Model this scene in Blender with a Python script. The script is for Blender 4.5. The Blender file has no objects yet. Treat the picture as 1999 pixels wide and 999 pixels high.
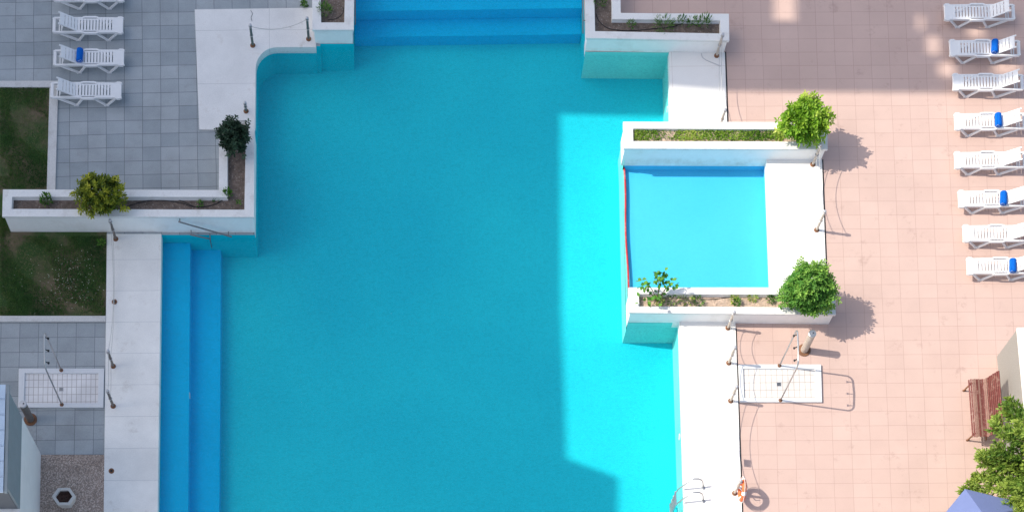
import bpy, bmesh, math, random
from mathutils import Vector, Matrix
R = math.radians
random.seed(7)
scene = bpy.context.scene
C = scene.collection

# ------------------------------------------------------------------ camera (high balcony, shifted lens)
NAD = Vector((779, 2252)); HOR = Vector((560, -22500)); ALPHA = R(7.0)
W_, H_ = 1999.0, 998.0
u = HOR - NAD; T = u.length; u.normalize()
PP = NAD + u * T * math.sin(ALPHA) ** 2
F = T * math.sin(ALPHA) * math.cos(ALPHA)
def ray(x, y): return Vector(((x - PP.x) / F, -(y - PP.y) / F, -1.0))
zax = -ray(*NAD).normalized(); yax = ray(*HOR).normalized(); xax = yax.cross(zax)
ROT = Matrix((xax, yax, zax))                     # world = ROT @ cam
def _hit(px, py, z, hc):
    d = ROT @ ray(px, py); t = (z - hc) / d.z
    return Vector((d.x * t, d.y * t, z))
HC = 10.0 * 0.5 / (_hit(1636.6, 900, 0, 10) - _hit(1600, 900, 0, 10)).length
def P(px, py, z=0.0): return _hit(px, py, z, HC)
def P2(px, py, z=0.0):
    v = _hit(px, py, z, HC); return (v.x, v.y)
cd = bpy.data.cameras.new('camera'); cam = bpy.data.objects.new('camera', cd); C.objects.link(cam)
cam.matrix_world = Matrix.Translation((0, 0, HC)) @ ROT.to_4x4()
cd.sensor_width = 36; cd.lens = F / W_ * 36
cd.shift_x = (W_ / 2 - PP.x) / W_; cd.shift_y = (PP.y - H_ / 2) / W_
cd.clip_start = 0.5; cd.clip_end = 3000
scene.camera = cam

# ------------------------------------------------------------------ materials
def mat(name):
    m = bpy.data.materials.new(name); m.use_nodes = True
    nt = m.node_tree; b = nt.nodes['Principled BSDF']
    return m, nt, b
def nd(nt, typ, **kw):
    n = nt.nodes.new(typ)
    for k, v in kw.items():
        if k in n.inputs: n.inputs[k].default_value = v
        else: setattr(n, k, v)
    return n
def col4(c): return (c[0], c[1], c[2], 1)
def coords(nt, kind='world'):
    if kind == 'world': return nt.nodes.new('ShaderNodeNewGeometry').outputs['Position']
    return nt.nodes.new('ShaderNodeTexCoord').outputs['Object']
def noise(nt, vec, scale, detail=4, rough=.6):
    n = nd(nt, 'ShaderNodeTexNoise'); n.inputs['Scale'].default_value = scale
    n.inputs['Detail'].default_value = detail; n.inputs['Roughness'].default_value = rough
    nt.links.new(vec, n.inputs['Vector']); return n.outputs['Fac']
def ramp(nt, fac, stops):
    r = nt.nodes.new('ShaderNodeValToRGB'); e = r.color_ramp.elements
    while len(e) < len(stops): e.new(.5)
    for i, (p, c) in enumerate(stops):
        e[i].position = p; e[i].color = col4(c) if not isinstance(c, (int, float)) else (c, c, c, 1)
    nt.links.new(fac, r.inputs['Fac']); return r.outputs['Color']
def mixc(nt, fac, a, b, mode='MIX'):
    m = nt.nodes.new('ShaderNodeMix'); m.data_type = 'RGBA'; m.blend_type = mode
    for s, v in ((0, fac), (6, a), (7, b)):
        if isinstance(v, (int, float)): m.inputs[s].default_value = v
        elif isinstance(v, tuple): m.inputs[s].default_value = col4(v)
        else: nt.links.new(v, m.inputs[s])
    return m.outputs[2]
def bump(nt, b, h, strength=.3, dist=.01):
    n = nt.nodes.new('ShaderNodeBump'); n.inputs['Strength'].default_value = strength; n.inputs['Distance'].default_value = dist
    nt.links.new(h, n.inputs['Height']); nt.links.new(n.outputs['Normal'], b.inputs['Normal'])
def plain(name, c, rough=.6, metal=0, var=.12, scale=9, kind='world', spec=.4, b2=.0, stain=None):
    m, nt, b = mat(name); v = coords(nt, kind)
    k = ramp(nt, noise(nt, v, scale, 6, .7), [(.25, tuple(x * (1 - var) for x in c)), (.75, tuple(min(1, x * (1 + var)) for x in c))])
    if stain:
        sc, amt, sm = stain
        k = mixc(nt, ramp(nt, noise(nt, v, sm, 5, .65), [(.52, 0.0), (.75, amt)]), k, sc)
    nt.links.new(k, b.inputs['Base Color'])
    b.inputs['Roughness'].default_value = rough; b.inputs['Metallic'].default_value = metal
    b.inputs['Specular IOR Level'].default_value = spec
    if b2: bump(nt, b, noise(nt, v, scale * 6, 3), b2, .01)
    return m
def tiles(name, c1, c2, mortar, org, w, h, rot=0.0, ms=.012, wob=.006, speck=.12, stain=None, rough=.75, lowvar=.14):
    m, nt, b = mat(name); v = coords(nt)
    sub = nd(nt, 'ShaderNodeVectorMath', operation='SUBTRACT'); sub.inputs[1].default_value = (org[0], org[1], 0)
    nt.links.new(v, sub.inputs[0])
    rt = nd(nt, 'ShaderNodeVectorRotate', rotation_type='Z_AXIS'); rt.inputs['Angle'].default_value = rot
    nt.links.new(sub.outputs[0], rt.inputs['Vector'])
    # laid by hand: courses wander a little
    wn = nd(nt, 'ShaderNodeTexNoise'); wn.inputs['Scale'].default_value = .55; wn.inputs['Detail'].default_value = 3
    nt.links.new(v, wn.inputs['Vector'])
    ws = nd(nt, 'ShaderNodeVectorMath', operation='MULTIPLY_ADD'); ws.inputs[1].default_value = (wob * 6, wob * 6, 0); ws.inputs[2].default_value = (-wob * 3, -wob * 3, 0)
    nt.links.new(wn.outputs['Color'], ws.inputs[0])
    ad = nd(nt, 'ShaderNodeVectorMath', operation='ADD'); nt.links.new(rt.outputs[0], ad.inputs[0]); nt.links.new(ws.outputs[0], ad.inputs[1])
    br = nd(nt, 'ShaderNodeTexBrick'); br.offset = 0; br.squash = 1
    br.inputs['Scale'].default_value = 1; br.inputs['Mortar Size'].default_value = ms; br.inputs['Mortar Smooth'].default_value = .35
    br.inputs['Brick Width'].default_value = w; br.inputs['Row Height'].default_value = h; br.inputs['Bias'].default_value = 0
    br.inputs['Color1'].default_value = col4(c1); br.inputs['Color2'].default_value = col4(c2); br.inputs['Mortar'].default_value = col4(mortar)
    nt.links.new(ad.outputs[0], br.inputs['Vector'])
    k = br.outputs['Color']
    k = mixc(nt, 1.0, k, ramp(nt, noise(nt, v, 60, 3, .8), [(.3, 1 - speck), (.7, 1 + speck)]), 'MULTIPLY')
    k = mixc(nt, 1.0, k, ramp(nt, noise(nt, v, .9, 6, .65), [(.3, 1 - lowvar), (.7, 1 + lowvar)]), 'MULTIPLY')
    if stain:
        sc, amt, sm = stain
        k = mixc(nt, ramp(nt, noise(nt, v, sm, 6, .75), [(.58, 0.0), (.72, amt)]), k, sc)
    nt.links.new(k, b.inputs['Base Color']); b.inputs['Roughness'].default_value = rough; b.inputs['Specular IOR Level'].default_value = .25
    bump(nt, b, br.outputs['Fac'], -.4, .006)
    return m
def soil_mat(name, c, light, specks):
    m, nt, b = mat(name); v = coords(nt)
    k = ramp(nt, noise(nt, v, 7, 8, .75), [(.3, tuple(x * .45 for x in c)), (.55, c), (.78, light)])
    vo = nd(nt, 'ShaderNodeTexVoronoi'); vo.inputs['Scale'].default_value = 16; nt.links.new(v, vo.inputs['Vector'])
    k = mixc(nt, ramp(nt, vo.outputs['Distance'], [(.12, specks), (.26, 0.0)]), k, (.6, .55, .5))
    nt.links.new(k, b.inputs['Base Color']); b.inputs['Roughness'].default_value = .95
    bump(nt, b, noise(nt, v, 14, 6, .7), 1, .06)
    return m
def leaf_mat(name, stops, trans=.25, rough=.5):
    m, nt, b = mat(name)
    a = nd(nt, 'ShaderNodeAttribute', attribute_name='tone')
    k = ramp(nt, a.outputs['Fac'], stops)
    nt.links.new(k, b.inputs['Base Color']); b.inputs['Roughness'].default_value = rough; b.inputs['Specular IOR Level'].default_value = .3
    tr = nd(nt, 'ShaderNodeBsdfTranslucent'); nt.links.new(k, tr.inputs['Color'])
    mx = nt.nodes.new('ShaderNodeMixShader'); mx.inputs[0].default_value = trans
    nt.links.new(b.outputs[0], mx.inputs[1]); nt.links.new(tr.outputs[0], mx.inputs[2])
    nt.links.new(mx.outputs[0], nt.nodes['Material Output'].inputs[0])
    return m
def water_mat(name, tint, amp, scale, org, gloss=.012, gloss_d=.012):
    m, nt, b = mat(name); nt.nodes.remove(b)
    v = coords(nt)
    mp = nd(nt, 'ShaderNodeMapping'); mp.inputs['Rotation'].default_value = (0, 0, R(25)); mp.inputs['Scale'].default_value = (.8, 1.9, 1); nt.links.new(v, mp.inputs['Vector'])
    n1 = nd(nt, 'ShaderNodeTexNoise'); n1.inputs['Scale'].default_value = scale; n1.inputs['Detail'].default_value = 3; n1.inputs['Distortion'].default_value = 1.2
    nt.links.new(mp.outputs[0], n1.inputs['Vector'])
    # caustic light of the ripples drawn as noise in the water tint
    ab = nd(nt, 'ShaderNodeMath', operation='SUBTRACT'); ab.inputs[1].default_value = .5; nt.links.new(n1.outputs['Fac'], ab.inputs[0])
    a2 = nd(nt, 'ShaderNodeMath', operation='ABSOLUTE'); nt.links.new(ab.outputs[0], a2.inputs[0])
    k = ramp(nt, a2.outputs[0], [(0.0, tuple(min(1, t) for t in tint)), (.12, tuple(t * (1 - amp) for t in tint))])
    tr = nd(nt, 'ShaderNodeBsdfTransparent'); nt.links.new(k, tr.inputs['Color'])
    gl = nd(nt, 'ShaderNodeBsdfGlossy'); gl.inputs['Roughness'].default_value = .2
    bp = nt.nodes.new('ShaderNodeBump'); bp.inputs['Strength'].default_value = .9; bp.inputs['Distance'].default_value = gloss_d
    nt.links.new(n1.outputs['Fac'], bp.inputs['Height']); nt.links.new(bp.outputs[0], gl.inputs['Normal'])
    fr = nd(nt, 'ShaderNodeFresnel'); fr.inputs['IOR'].default_value = 1.2; nt.links.new(bp.outputs[0], fr.inputs['Normal'])
    mx = nt.nodes.new('ShaderNodeMixShader'); hf = nd(nt, 'ShaderNodeMath', operation='MULTIPLY'); hf.inputs[0].default_value = gloss; hf.inputs[1].default_value = 1.0; nt.links.new(hf.outputs[0], mx.inputs[0])
    nt.links.new(tr.outputs[0], mx.inputs[1]); nt.links.new(gl.outputs[0], mx.inputs[2])
    nt.links.new(mx.outputs[0], nt.nodes['Material Output'].inputs[0])
    return m
def pool_paint(name, c, c2, scale=.35, fine=.06):
    m, nt, b = mat(name); v = coords(nt)
    k = ramp(nt, noise(nt, v, scale, 3, .5), [(.3, c), (.7, c2)])
    k = mixc(nt, 1.0, k, ramp(nt, noise(nt, v, 22, 4, .7), [(.3, 1 - fine), (.7, 1 + fine)]), 'MULTIPLY')
    nt.links.new(k, b.inputs['Base Color']); b.inputs['Roughness'].default_value = .8; b.inputs['Specular IOR Level'].default_value = .1
    return m

# tile phases: a joint crossing seen in the photograph
PINK_O = P2(1800, 691); GREY_O = P2(313, 102); LOW_O = P2(112, 658)
TW, TH = .5, .402
M = {}
M['pink'] = tiles('pink_paving_slab', (.53, .382, .333), (.56, .408, .356), (.43, .295, .255), PINK_O, TW, TH, R(.25), .007, .005, .07, ((.33, .22, .19), .5, 1.6), lowvar=.05)
M['grey'] = tiles('grey_paving_slab', (.29, .325, .345), (.375, .405, .42), (.15, .165, .18), GREY_O, TW, TH, R(-.9), .008, .008, .2, ((.25, .24, .23), .5, 1.1))
M['grey2'] = tiles('grey_paving_slab_lower', (.31, .34, .355), (.375, .405, .42), (.16, .175, .19), LOW_O, .507, .415, R(0), .008, .004, .17, ((.14, .13, .13), .5, .9))
M['deck'] = tiles('white_stone_deck', (.80, .785, .745), (.83, .815, .775), (.55, .55, .54), P2(209, 508), 6.0, .895, 0, .006, .004, .15, ((.52, .47, .42), .55, 1.5), .85, .09)
M['deck2'] = tiles('white_stone_deck_upper', (.73, .72, .70), (.76, .75, .73), (.5, .5, .49), P2(526, 60), 3.0, 1.6, 0, .006, .004, .15, ((.47, .42, .37), .55, 1.8), .85, .09)
M['deck3'] = tiles('white_stone_deck_sunlit_copy', (.78, .76, .73), (.81, .79, .76), (.62, .57, .53), P2(1330, 690), 6.0, .93, 0, .006, .004, .05, ((.62, .5, .42), .35, .8), .85, .03)  # deck stone copy with glare put in: fainter joints and speckle
M['render'] = plain('white_render', (.93, .92, .89), .85, 0, .05, 5, b2=.2, stain=((.42, .33, .25), .35, 1.4))
def wall_mat():
    m, nt, b = mat('white_render'); v = coords(nt)
    k = ramp(nt, noise(nt, v, 5, 6, .7), [(.25, (.88, .87, .84)), (.75, (.95, .94, .91))])
    k = mixc(nt, ramp(nt, noise(nt, v, 1.3, 5, .65), [(.55, 0.0), (.8, .3)]), k, (.52, .45, .36))
    sx = nt.nodes.new('ShaderNodeSeparateXYZ'); nt.links.new(v, sx.inputs[0])
    mr = nd(nt, 'ShaderNodeMapRange'); mr.inputs[1].default_value = .0; mr.inputs[2].default_value = .13; mr.inputs[3].default_value = 1; mr.inputs[4].default_value = 0; nt.links.new(sx.outputs['Z'], mr.inputs[0])
    mm = nd(nt, 'ShaderNodeMath', operation='MULTIPLY'); nt.links.new(mr.outputs[0], mm.inputs[0])
    nt.links.new(ramp(nt, noise(nt, v, 2.4, 6, .8), [(.42, .05), (.72, .6)]), mm.inputs[1])
    k = mixc(nt, mm.outputs[0], k, (.58, .49, .40))
    nt.links.new(k, b.inputs['Base Color']); b.inputs['Roughness'].default_value = .9; b.inputs['Specular IOR Level'].default_value = .2
    bump(nt, b, noise(nt, v, 30, 3), .2, .01); return m
M['render'] = wall_mat()
M['coping'] = plain('coping_stone', (.78, .77, .745), .8, 0, .10, 40, b2=.2, stain=((.44, .40, .36), .45, 2.6))
M['kerb'] = plain('kerb_stone', (.60, .59, .57), .9, 0, .14, 30, b2=.3, stain=((.25, .22, .19), .5, 2.5))
M['soil'] = soil_mat('planter_soil', (.21, .16, .13), (.36, .29, .24), .45)
M['soil_dry'] = soil_mat('dry_soil', (.64, .48, .37), (.80, .64, .52), .35)
M['floor'] = pool_paint('teal_pool_floor', (.009, .52, .635), (.014, .60, .685), .22)
M['ledge'] = pool_paint('blue_step_paint', (.001, .45, .75), (.001, .49, .80), .5)
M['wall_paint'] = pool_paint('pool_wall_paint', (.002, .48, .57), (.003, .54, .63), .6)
M['wall_sunlit_copy'] = pool_paint('pool_wall_sunlit_copy', (.14, .66, .62), (.2, .72, .66), .6)  # pool wall paint with the sunlit look put into a paler colour
M['kid'] = pool_paint('paddling_pool_paint', (.06, .50, .78), (.07, .53, .81), .5, .03)
M['water'] = water_mat('pool_water', (.97, .998, .999), .12, 9.0, None)
M['water2'] = water_mat('paddling_water', (.97, .995, .998), .03, 4.0, None, .012, .01)
M['plastic'] = plain('white_plastic', (.76, .76, .76), .38, 0, .04, 3, 'object')
M['towel'] = plain('blue_towelling', (.005, .12, .52), .95, 0, .25, 60, 'object', .1, .6)
M['towel_edge'] = plain('pale_towel_edge', (.35, .45, .7), .95, 0, .2, 60, 'object', .1)
M['steel'] = plain('brushed_steel', (.52, .52, .52), .35, .85, .12, 25)
M['galv'] = plain('weathered_pale_post', (.50, .44, .38), .55, .2, .22, 18, stain=((.26, .13, .06), .5, 6))
M['green_post'] = plain('green_grey_post', (.10, .14, .135), .5, .2, .25, 18, stain=((.18, .10, .06), .5, 6))
M['brown_post'] = plain('dull_brown_post', (.19, .165, .15), .55, .3, .25, 18, stain=((.2, .10, .05), .6, 6))
M['cap'] = plain('grey_post_cap', (.5, .5, .52), .4, .4, .1, 20)
M['rust'] = plain('rusty_iron', (.20, .095, .05), .85, 0, .45, 14)
M['rope'] = plain('pale_rope', (.5, .49, .47), .9, 0, .2, 60)
M['black'] = plain('black_rubber', (.02, .02, .022), .6, 0, .3, 20)
M['white_pipe'] = plain('white_pvc', (.75, .76, .78), .4, 0, .05, 10)
M['tray'] = plain('white_glazed_tray', (.68, .69, .70), .35, 0, .04, 10, stain=((.5, .45, .42), .2, 2))
M['lattice'] = tiles('shower_mosaic', (.72, .70, .69), (.76, .74, .73), (.40, .36, .34), P2(48, 727), .128, .21, 0, .008, .001, .05)
M['lattice2'] = tiles('shower_mosaic_sunlit_copy', (.66, .63, .60), (.69, .66, .63), (.40, .34, .30), P2(1450, 718), .15, .21, 0, .008, .001, .03)
M['orange'] = plain('orange_buoy', (.78, .14, .035), .5, 0, .08, 10)
M['white_band'] = plain('white_band', (.8, .8, .78), .5, 0, .05, 10)
M['red_strip'] = plain('red_paint', (.55, .03, .04), .6, 0, .3, 8, stain=((.75, .55, .55), .7, 3.2))
M['wood'] = plain('worn_red_wood', (.15, .04, .034), .75, 0, .3, 30, stain=((.34, .24, .19), .8, 9))
M['pale_wood'] = plain('bleached_wood', (.25, .14, .11), .8, 0, .3, 30, stain=((.17, .05, .045), .8, 8))
M['rail_steel'] = plain('dark_steel', (.22, .22, .22), .4, .5, .15, 25)
M['harsh'] = plain('grey_roughcast', (.30, .285, .265), .95, 0, .16, 45, b2=.9)
M['canvas'] = plain('blue_canvas', (.145, .185, .37), .85, 0, .06, 3)
M['grey_wall'] = plain('grey_cladding', (.22, .26, .28), .7, 0, .08, 3)
M['wall_painted_shade'] = plain('grey_wall_painted_shade', (.12, .13, .145), .8, 0, .1, 3)
M['roof_metal'] = plain('pale_blue_sheet', (.45, .56, .68), .4, .2, .12, 3)
M['white_wall'] = plain('white_plaster', (.74, .73, .72), .9, 0, .05, 2, stain=((.5, .47, .44), .3, 1.2))
M['pot'] = plain('exposed_concrete', (.66, .62, .57), .9, 0, .14, 60, b2=.4)
M['dry_leaf'] = plain('dry_leaf_litter', (.075, .04, .03), .95, 0, .7, 30, b2=.8)
M['bark'] = plain('bark', (.13, .09, .06), .9, 0, .3, 25, b2=.6)
M['bright'] = leaf_mat('bright_leaf', [(0, (.035, .10, .008)), (.45, (.17, .36, .02)), (.8, (.38, .56, .06)), (1, (.58, .62, .16))], .35)
M['round'] = leaf_mat('mid_green_leaf', [(0, (.02, .085, .016)), (.5, (.115, .31, .05)), (1, (.32, .52, .09))], .3)
M['yellow'] = leaf_mat('yellow_green_leaf', [(0, (.012, .03, .006)), (.45, (.09, .145, .018)), (.8, (.33, .36, .03)), (1, (.52, .50, .05))])
M['darkleaf'] = leaf_mat('dark_leaf', [(0, (.008, .02, .012)), (.6, (.035, .075, .04)), (1, (.10, .17, .10))])
M['sap'] = leaf_mat('young_leaf', [(0, (.03, .12, .01)), (.6, (.09, .26, .025)), (1, (.17, .38, .05))])
M['weed'] = leaf_mat('weed_leaf', [(0, (.02, .08, .012)), (.6, (.10, .25, .035)), (1, (.22, .36, .08))])
M['cover'] = leaf_mat('cover_leaf', [(0, (.07, .18, .015)), (.5, (.30, .50, .05)), (.85, (.56, .64, .14)), (1, (.7, .58, .32))], .35)
M['conifer'] = leaf_mat('conifer_leaf', [(0, (.014, .05, .012)), (.5, (.11, .22, .03)), (1, (.36, .46, .085))], .3)
M['grass'] = leaf_mat('lawn_blade', [(0, (.025, .08, .018)), (.5, (.065, .165, .03)), (.75, (.15, .19, .055)), (.96, (.26, .20, .11)), (1, (.8, .8, .65))], .15)
def lawn_mat():
    m, nt, b = mat('lawn_ground'); v = coords(nt)
    k = ramp(nt, noise(nt, v, 45, 6, .8), [(.3, (.025, .06, .016)), (.55, (.06, .125, .027)), (.8, (.12, .18, .055))])
    k = mixc(nt, ramp(nt, noise(nt, v, .75, 5, .6), [(.44, 0.0), (.60, .85)]), k, (.24, .175, .115))
    nt.links.new(k, b.inputs['Base Color']); b.inputs['Roughness'].default_value = 1
    bump(nt, b, noise(nt, v, 60, 4, .8), 1, .05); return m
M['lawn'] = lawn_mat()
def gravel_mat():
    m, nt, b = mat('washed_pebble'); v = coords(nt)
    vo = nd(nt, 'ShaderNodeTexVoronoi'); vo.inputs['Scale'].default_value = 34; nt.links.new(v, vo.inputs['Vector'])
    k = ramp(nt, vo.outputs['Color'], [(.2, (.34, .25, .20)), (.5, (.52, .40, .33)), (.85, (.66, .53, .45))])
    k = mixc(nt, ramp(nt, vo.outputs['Distance'], [(.35, 0.0), (.7, .7)]), k, (.16, .13, .11))
    k = mixc(nt, ramp(nt, noise(nt, v, 1.5, 4), [(.5, 0.0), (.75, .5)]), k, (.2, .15, .12))
    nt.links.new(k, b.inputs['Base Color']); b.inputs['Roughness'].default_value = .95
    bump(nt, b, vo.outputs['Distance'], -.8, .02); return m
M['gravel'] = gravel_mat()

# ------------------------------------------------------------------ mesh helpers
class MB:
    def __init__(s): s.v = []; s.f = []; s.t = []
    def add(s, vs, fs, tone=None):
        o = len(s.v); s.v += [tuple(v) for v in vs]; s.f += [tuple(i + o for i in f) for f in fs]
        if tone is not None: s.t += [tone] * len(fs)
    def box(s, c, d, rz=0.0, M_=None):
        x, y, z = d[0] / 2, d[1] / 2, d[2] / 2; c = Vector(c)
        vs = [Vector((a * x, b * y, e * z)) for a in (-1, 1) for b in (-1, 1) for e in (-1, 1)]
        m = M_ if M_ else Matrix.Rotation(rz, 3, 'Z')
        s.add([m @ v + c for v in vs], [(0, 1, 3, 2), (4, 6, 7, 5), (0, 4, 5, 1), (2, 3, 7, 6), (0, 2, 6, 4), (1, 5, 7, 3)])
    def bar(s, a, b, w, h, up=Vector((0, 0, 1))):
        a, b = Vector(a), Vector(b); d = (b - a); L = d.length; d.normalize()
        sd = d.cross(up)
        if sd.length < 1e-4: sd = d.cross(Vector((0, 1, 0)))
        sd.normalize(); n = sd.cross(d)
        vs = [p + sd * (i * w / 2) + n * (j * h / 2) for p in (a, b) for i, j in ((-1, -1), (1, -1), (1, 1), (-1, 1))]
        s.add(vs, [(3, 2, 1, 0), (4, 5, 6, 7), (0, 1, 5, 4), (1, 2, 6, 5), (2, 3, 7, 6), (3, 0, 4, 7)])
    def tube(s, pts, r, n=8, r2=None, closed=False):
        pts = [Vector(p) for p in pts]; N = len(pts); rings = []
        prev = None
        for i, p in enumerate(pts):
            if closed: d = pts[(i + 1) % N] - pts[i - 1]
            else: d = pts[min(i + 1, N - 1)] - pts[max(i - 1, 0)]
            d.normalize()
            a = prev if prev and abs(prev.dot(d)) < .95 else (Vector((0, 0, 1)) if abs(d.z) < .9 else Vector((1, 0, 0)))
            a = (a - d * a.dot(d)).normalized(); b = d.cross(a); prev = a
            rr = r if r2 is None else r + (r2 - r) * i / (N - 1)
            rings.append([p + (a * math.cos(2 * math.pi * k / n) + b * math.sin(2 * math.pi * k / n)) * rr for k in range(n)])
        vs = [v for rg in rings for v in rg]; fs = []
        for i in range(N if closed else N - 1):
            j = (i + 1) % N
            for k in range(n): fs.append((i * n + k, i * n + (k + 1) % n, j * n + (k + 1) % n, j * n + k))
        if not closed: fs += [tuple(range(n - 1, -1, -1)), tuple((N - 1) * n + k for k in range(n))]
        s.add(vs, fs)
    def lathe(s, c, prof, n=20, axis=None):
        c = Vector(c); vs = []; fs = []
        for r, z in prof:
            for k in range(n):
                a = 2 * math.pi * k / n; vs.append(c + Vector((r * math.cos(a), r * math.sin(a), z)))
        for i in range(len(prof) - 1):
            for k in range(n): fs.append((i * n + k, i * n + (k + 1) % n, (i + 1) * n + (k + 1) % n, (i + 1) * n + k))
        fs += [tuple(range(n - 1, -1, -1)), tuple((len(prof) - 1) * n + k for k in range(n))]
        s.add(vs, fs)
    def prism(s, poly, z0, z1, bottom=True, top=True):
        n = len(poly); vs = [(x, y, z0) for x, y in poly] + [(x, y, z1) for x, y in poly]
        fs = [(i, (i + 1) % n, n + (i + 1) % n, n + i) for i in range(n)]
        if top: fs.append(tuple(range(n, 2 * n)))
        if bottom: fs.append(tuple(range(n - 1, -1, -1)))
        s.add(vs, fs)
    def sheet(s, poly, z): s.add([(x, y, z) for x, y in poly], [tuple(range(len(poly)))])
    def ring(s, out, inn, z0, z1):
        n = len(out); vs = [(x, y, z) for pl in (out, inn) for z in (z0, z1) for x, y in pl]; fs = []
        for i in range(n):
            j = (i + 1) % n
            fs += [(i, j, n + j, n + i), (2 * n + j, 2 * n + i, 3 * n + i, 3 * n + j), (n + i, n + j, 3 * n + j, 3 * n + i), (j, i, 2 * n + i, 2 * n + j)]
        s.add(vs, fs)
    def build(s, name, m, parent=None, smooth=False, loc=None, fix=True, bevel=0):
        me = bpy.data.meshes.new(name)
        if loc is not None: s.v = [(x - loc[0], y - loc[1], z - loc[2]) for x, y, z in s.v]
        me.from_pydata(s.v, [], s.f)
        if s.t and len(s.t) == len(s.f):
            at = me.attributes.new('tone', 'FLOAT', 'FACE'); at.data.foreach_set('value', s.t)
        if fix:
            bm = bmesh.new(); bm.from_mesh(me); bmesh.ops.recalc_face_normals(bm, faces=bm.faces)
            if bevel: bmesh.ops.bevel(bm, geom=[e for e in bm.edges if e.is_manifold and e.calc_face_angle(0) > .6], offset=bevel, segments=2, affect='EDGES', profile=.6)
            bm.to_mesh(me); bm.free()
        me.materials.append(m)
        if smooth: me.polygons.foreach_set('use_smooth', [True] * len(me.polygons))
        o = bpy.data.objects.new(name, me); C.objects.link(o)
        if loc is not None: o.location = loc
        if parent: o.parent = parent
        return o
def tag(o, label=None, cat=None, group=None, kind=None):
    if label: o['label'] = label
    if cat: o['category'] = cat
    if group: o['group'] = group
    if kind: o['kind'] = kind
    return o
def empty(name, loc, label, cat, group=None, rz=0.0):
    o = bpy.data.objects.new(name, None); C.objects.link(o); o.location = loc; o.rotation_euler.z = rz
    o.empty_display_size = .2
    return tag(o, label, cat, group)
def struct(name, mb, m, loc=None): return tag(mb.build(name, m, loc=loc), kind='structure')
def copy_tree(o, parent=None):
    c = o.copy(); C.objects.link(c); c.parent = parent
    for ch in list(o.children): copy_tree(ch, c)
    return c
def px(lst, z=0.0): return [P2(a, b, z) for a, b in lst]
def flip(poly):
    return poly
def poly_mesh(poly):   # signed area
    return sum(poly[i - 1][0] * poly[i][1] - poly[i][0] * poly[i - 1][1] for i in range(len(poly)))

# ------------------------------------------------------------------ pool outline (pixels on the z = 0 plane)
WZ = -.13; DZ = .035; FZ = -1.05
corner = [(499 + 42 * (1 - math.cos(a)), 134 - 42 * math.sin(a)) for a in [R(t) for t in range(0, 91, 10)]]
LEFT = [(306.5, 1120), (315, 458), (497, 458)] + corner + [(616, 92), (616.2, 90), (625, 90), (625.2, 85.5), (690, 85.5), (692, -110)]
RIGHT = [(1136, -110), (1143, 101), (1306, 102.5), (1309, 266), (1217, 266), (1219, 314), (1226, 629), (1326, 629), (1341.5, 1120)]
Lw, Rw = px(LEFT), px(RIGHT)
OUT = Lw + Rw

# ------------------------------------------------------------------ ground
g = MB(); mid = 3.0; FAR = 400
g.sheet([(-FAR, -FAR), (mid, -FAR), (mid, Lw[0][1])] + Lw + [(mid, Lw[-1][1]), (mid, FAR), (-FAR, FAR)], 0)
struct('pavement', g, M['grey'])
g = MB(); Rhole = px(RIGHT[:4] + [(1497, 267), (1507, 628)] + RIGHT[-2:])
g.sheet([(mid, -FAR), (FAR, -FAR), (FAR, FAR), (mid, FAR), (mid, Rw[0][1])] + Rhole + [(mid, Rw[-1][1])], 0)
struct('terrace_pavement', g, M['pink'])
lowp = px([(-200, 627), (206, 629), (203, 886), (-200, 886)])
g = MB(); g.sheet(lowp, .004); struct('shower_pavement', g, M['grey2'])
g = MB(); g.sheet(px([(78, 886.5), (204, 886.5), (203, 1150), (70, 1150)]), .005); struct('gravel_ground', g, M['gravel'])
g = MB(); g.sheet(px([(-300, 172), (97, 172), (90, 437.5), (-300, 437.5)]), .004); g.sheet(px([(-300, 438), (209, 438), (206.5, 617), (-300, 617)]), .004)
struct('lawn_ground', g, M['lawn'])
# kerbs (a small real step)
kb = MB()
kb.prism(px([(-300, 160), (115, 160), (114, 172), (-300, 172)]), 0, .05)
kb.prism(px([(97.5, 173), (114, 173), (108.5, 375), (92, 375)]), 0, .05)
kb.prism(px([(-300, 617.5), (207, 617.5), (206.5, 628.5), (-300, 628.5)]), 0, .05)
struct('kerb', kb, M['kerb'])

# ------------------------------------------------------------------ decks
def deck(name, pts, m):
    mb = MB(); mb.prism(px(pts, DZ), -.2, DZ); return struct(name, mb, m)
deck('pool_deck', [(208.5, 456), (315, 456), (306, 1130), (201, 1130)], M['deck'])
deck('upper_pool_deck', [(380, 18.5), (617, 15), (617, 92)] + corner[::-1] + [(498, 254), (389, 252)], M['deck2'])
deck('corner_pool_deck', [(1306, 101), (1415, 102), (1421, 290), (1309, 290)], M['deck3'])
deck('paddling_pool_deck', [(1496, 311), (1604.5, 311), (1615, 600), (1506.5, 600)], M['deck3'])
deck('sunny_pool_deck', [(1326, 625), (1435.5, 625), (1453, 1130), (1341, 1130)], M['deck3'])

jn = MB()  # dark strip for the deck-edge gap, with the rope's shadow painted in
for a_, b_ in (((1415, 101), (1421.5, 290)), ((1604.5, 311), (1615.3, 600)), ((1435.5, 640), (1453.2, 1130))):
    jn.sheet(px([a_, (a_[0] + 2.6, a_[1]), (b_[0] + 2.6, b_[1]), b_]), .004)
struct('gap_and_rope_shadow_ground', jn, M['black'])
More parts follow.
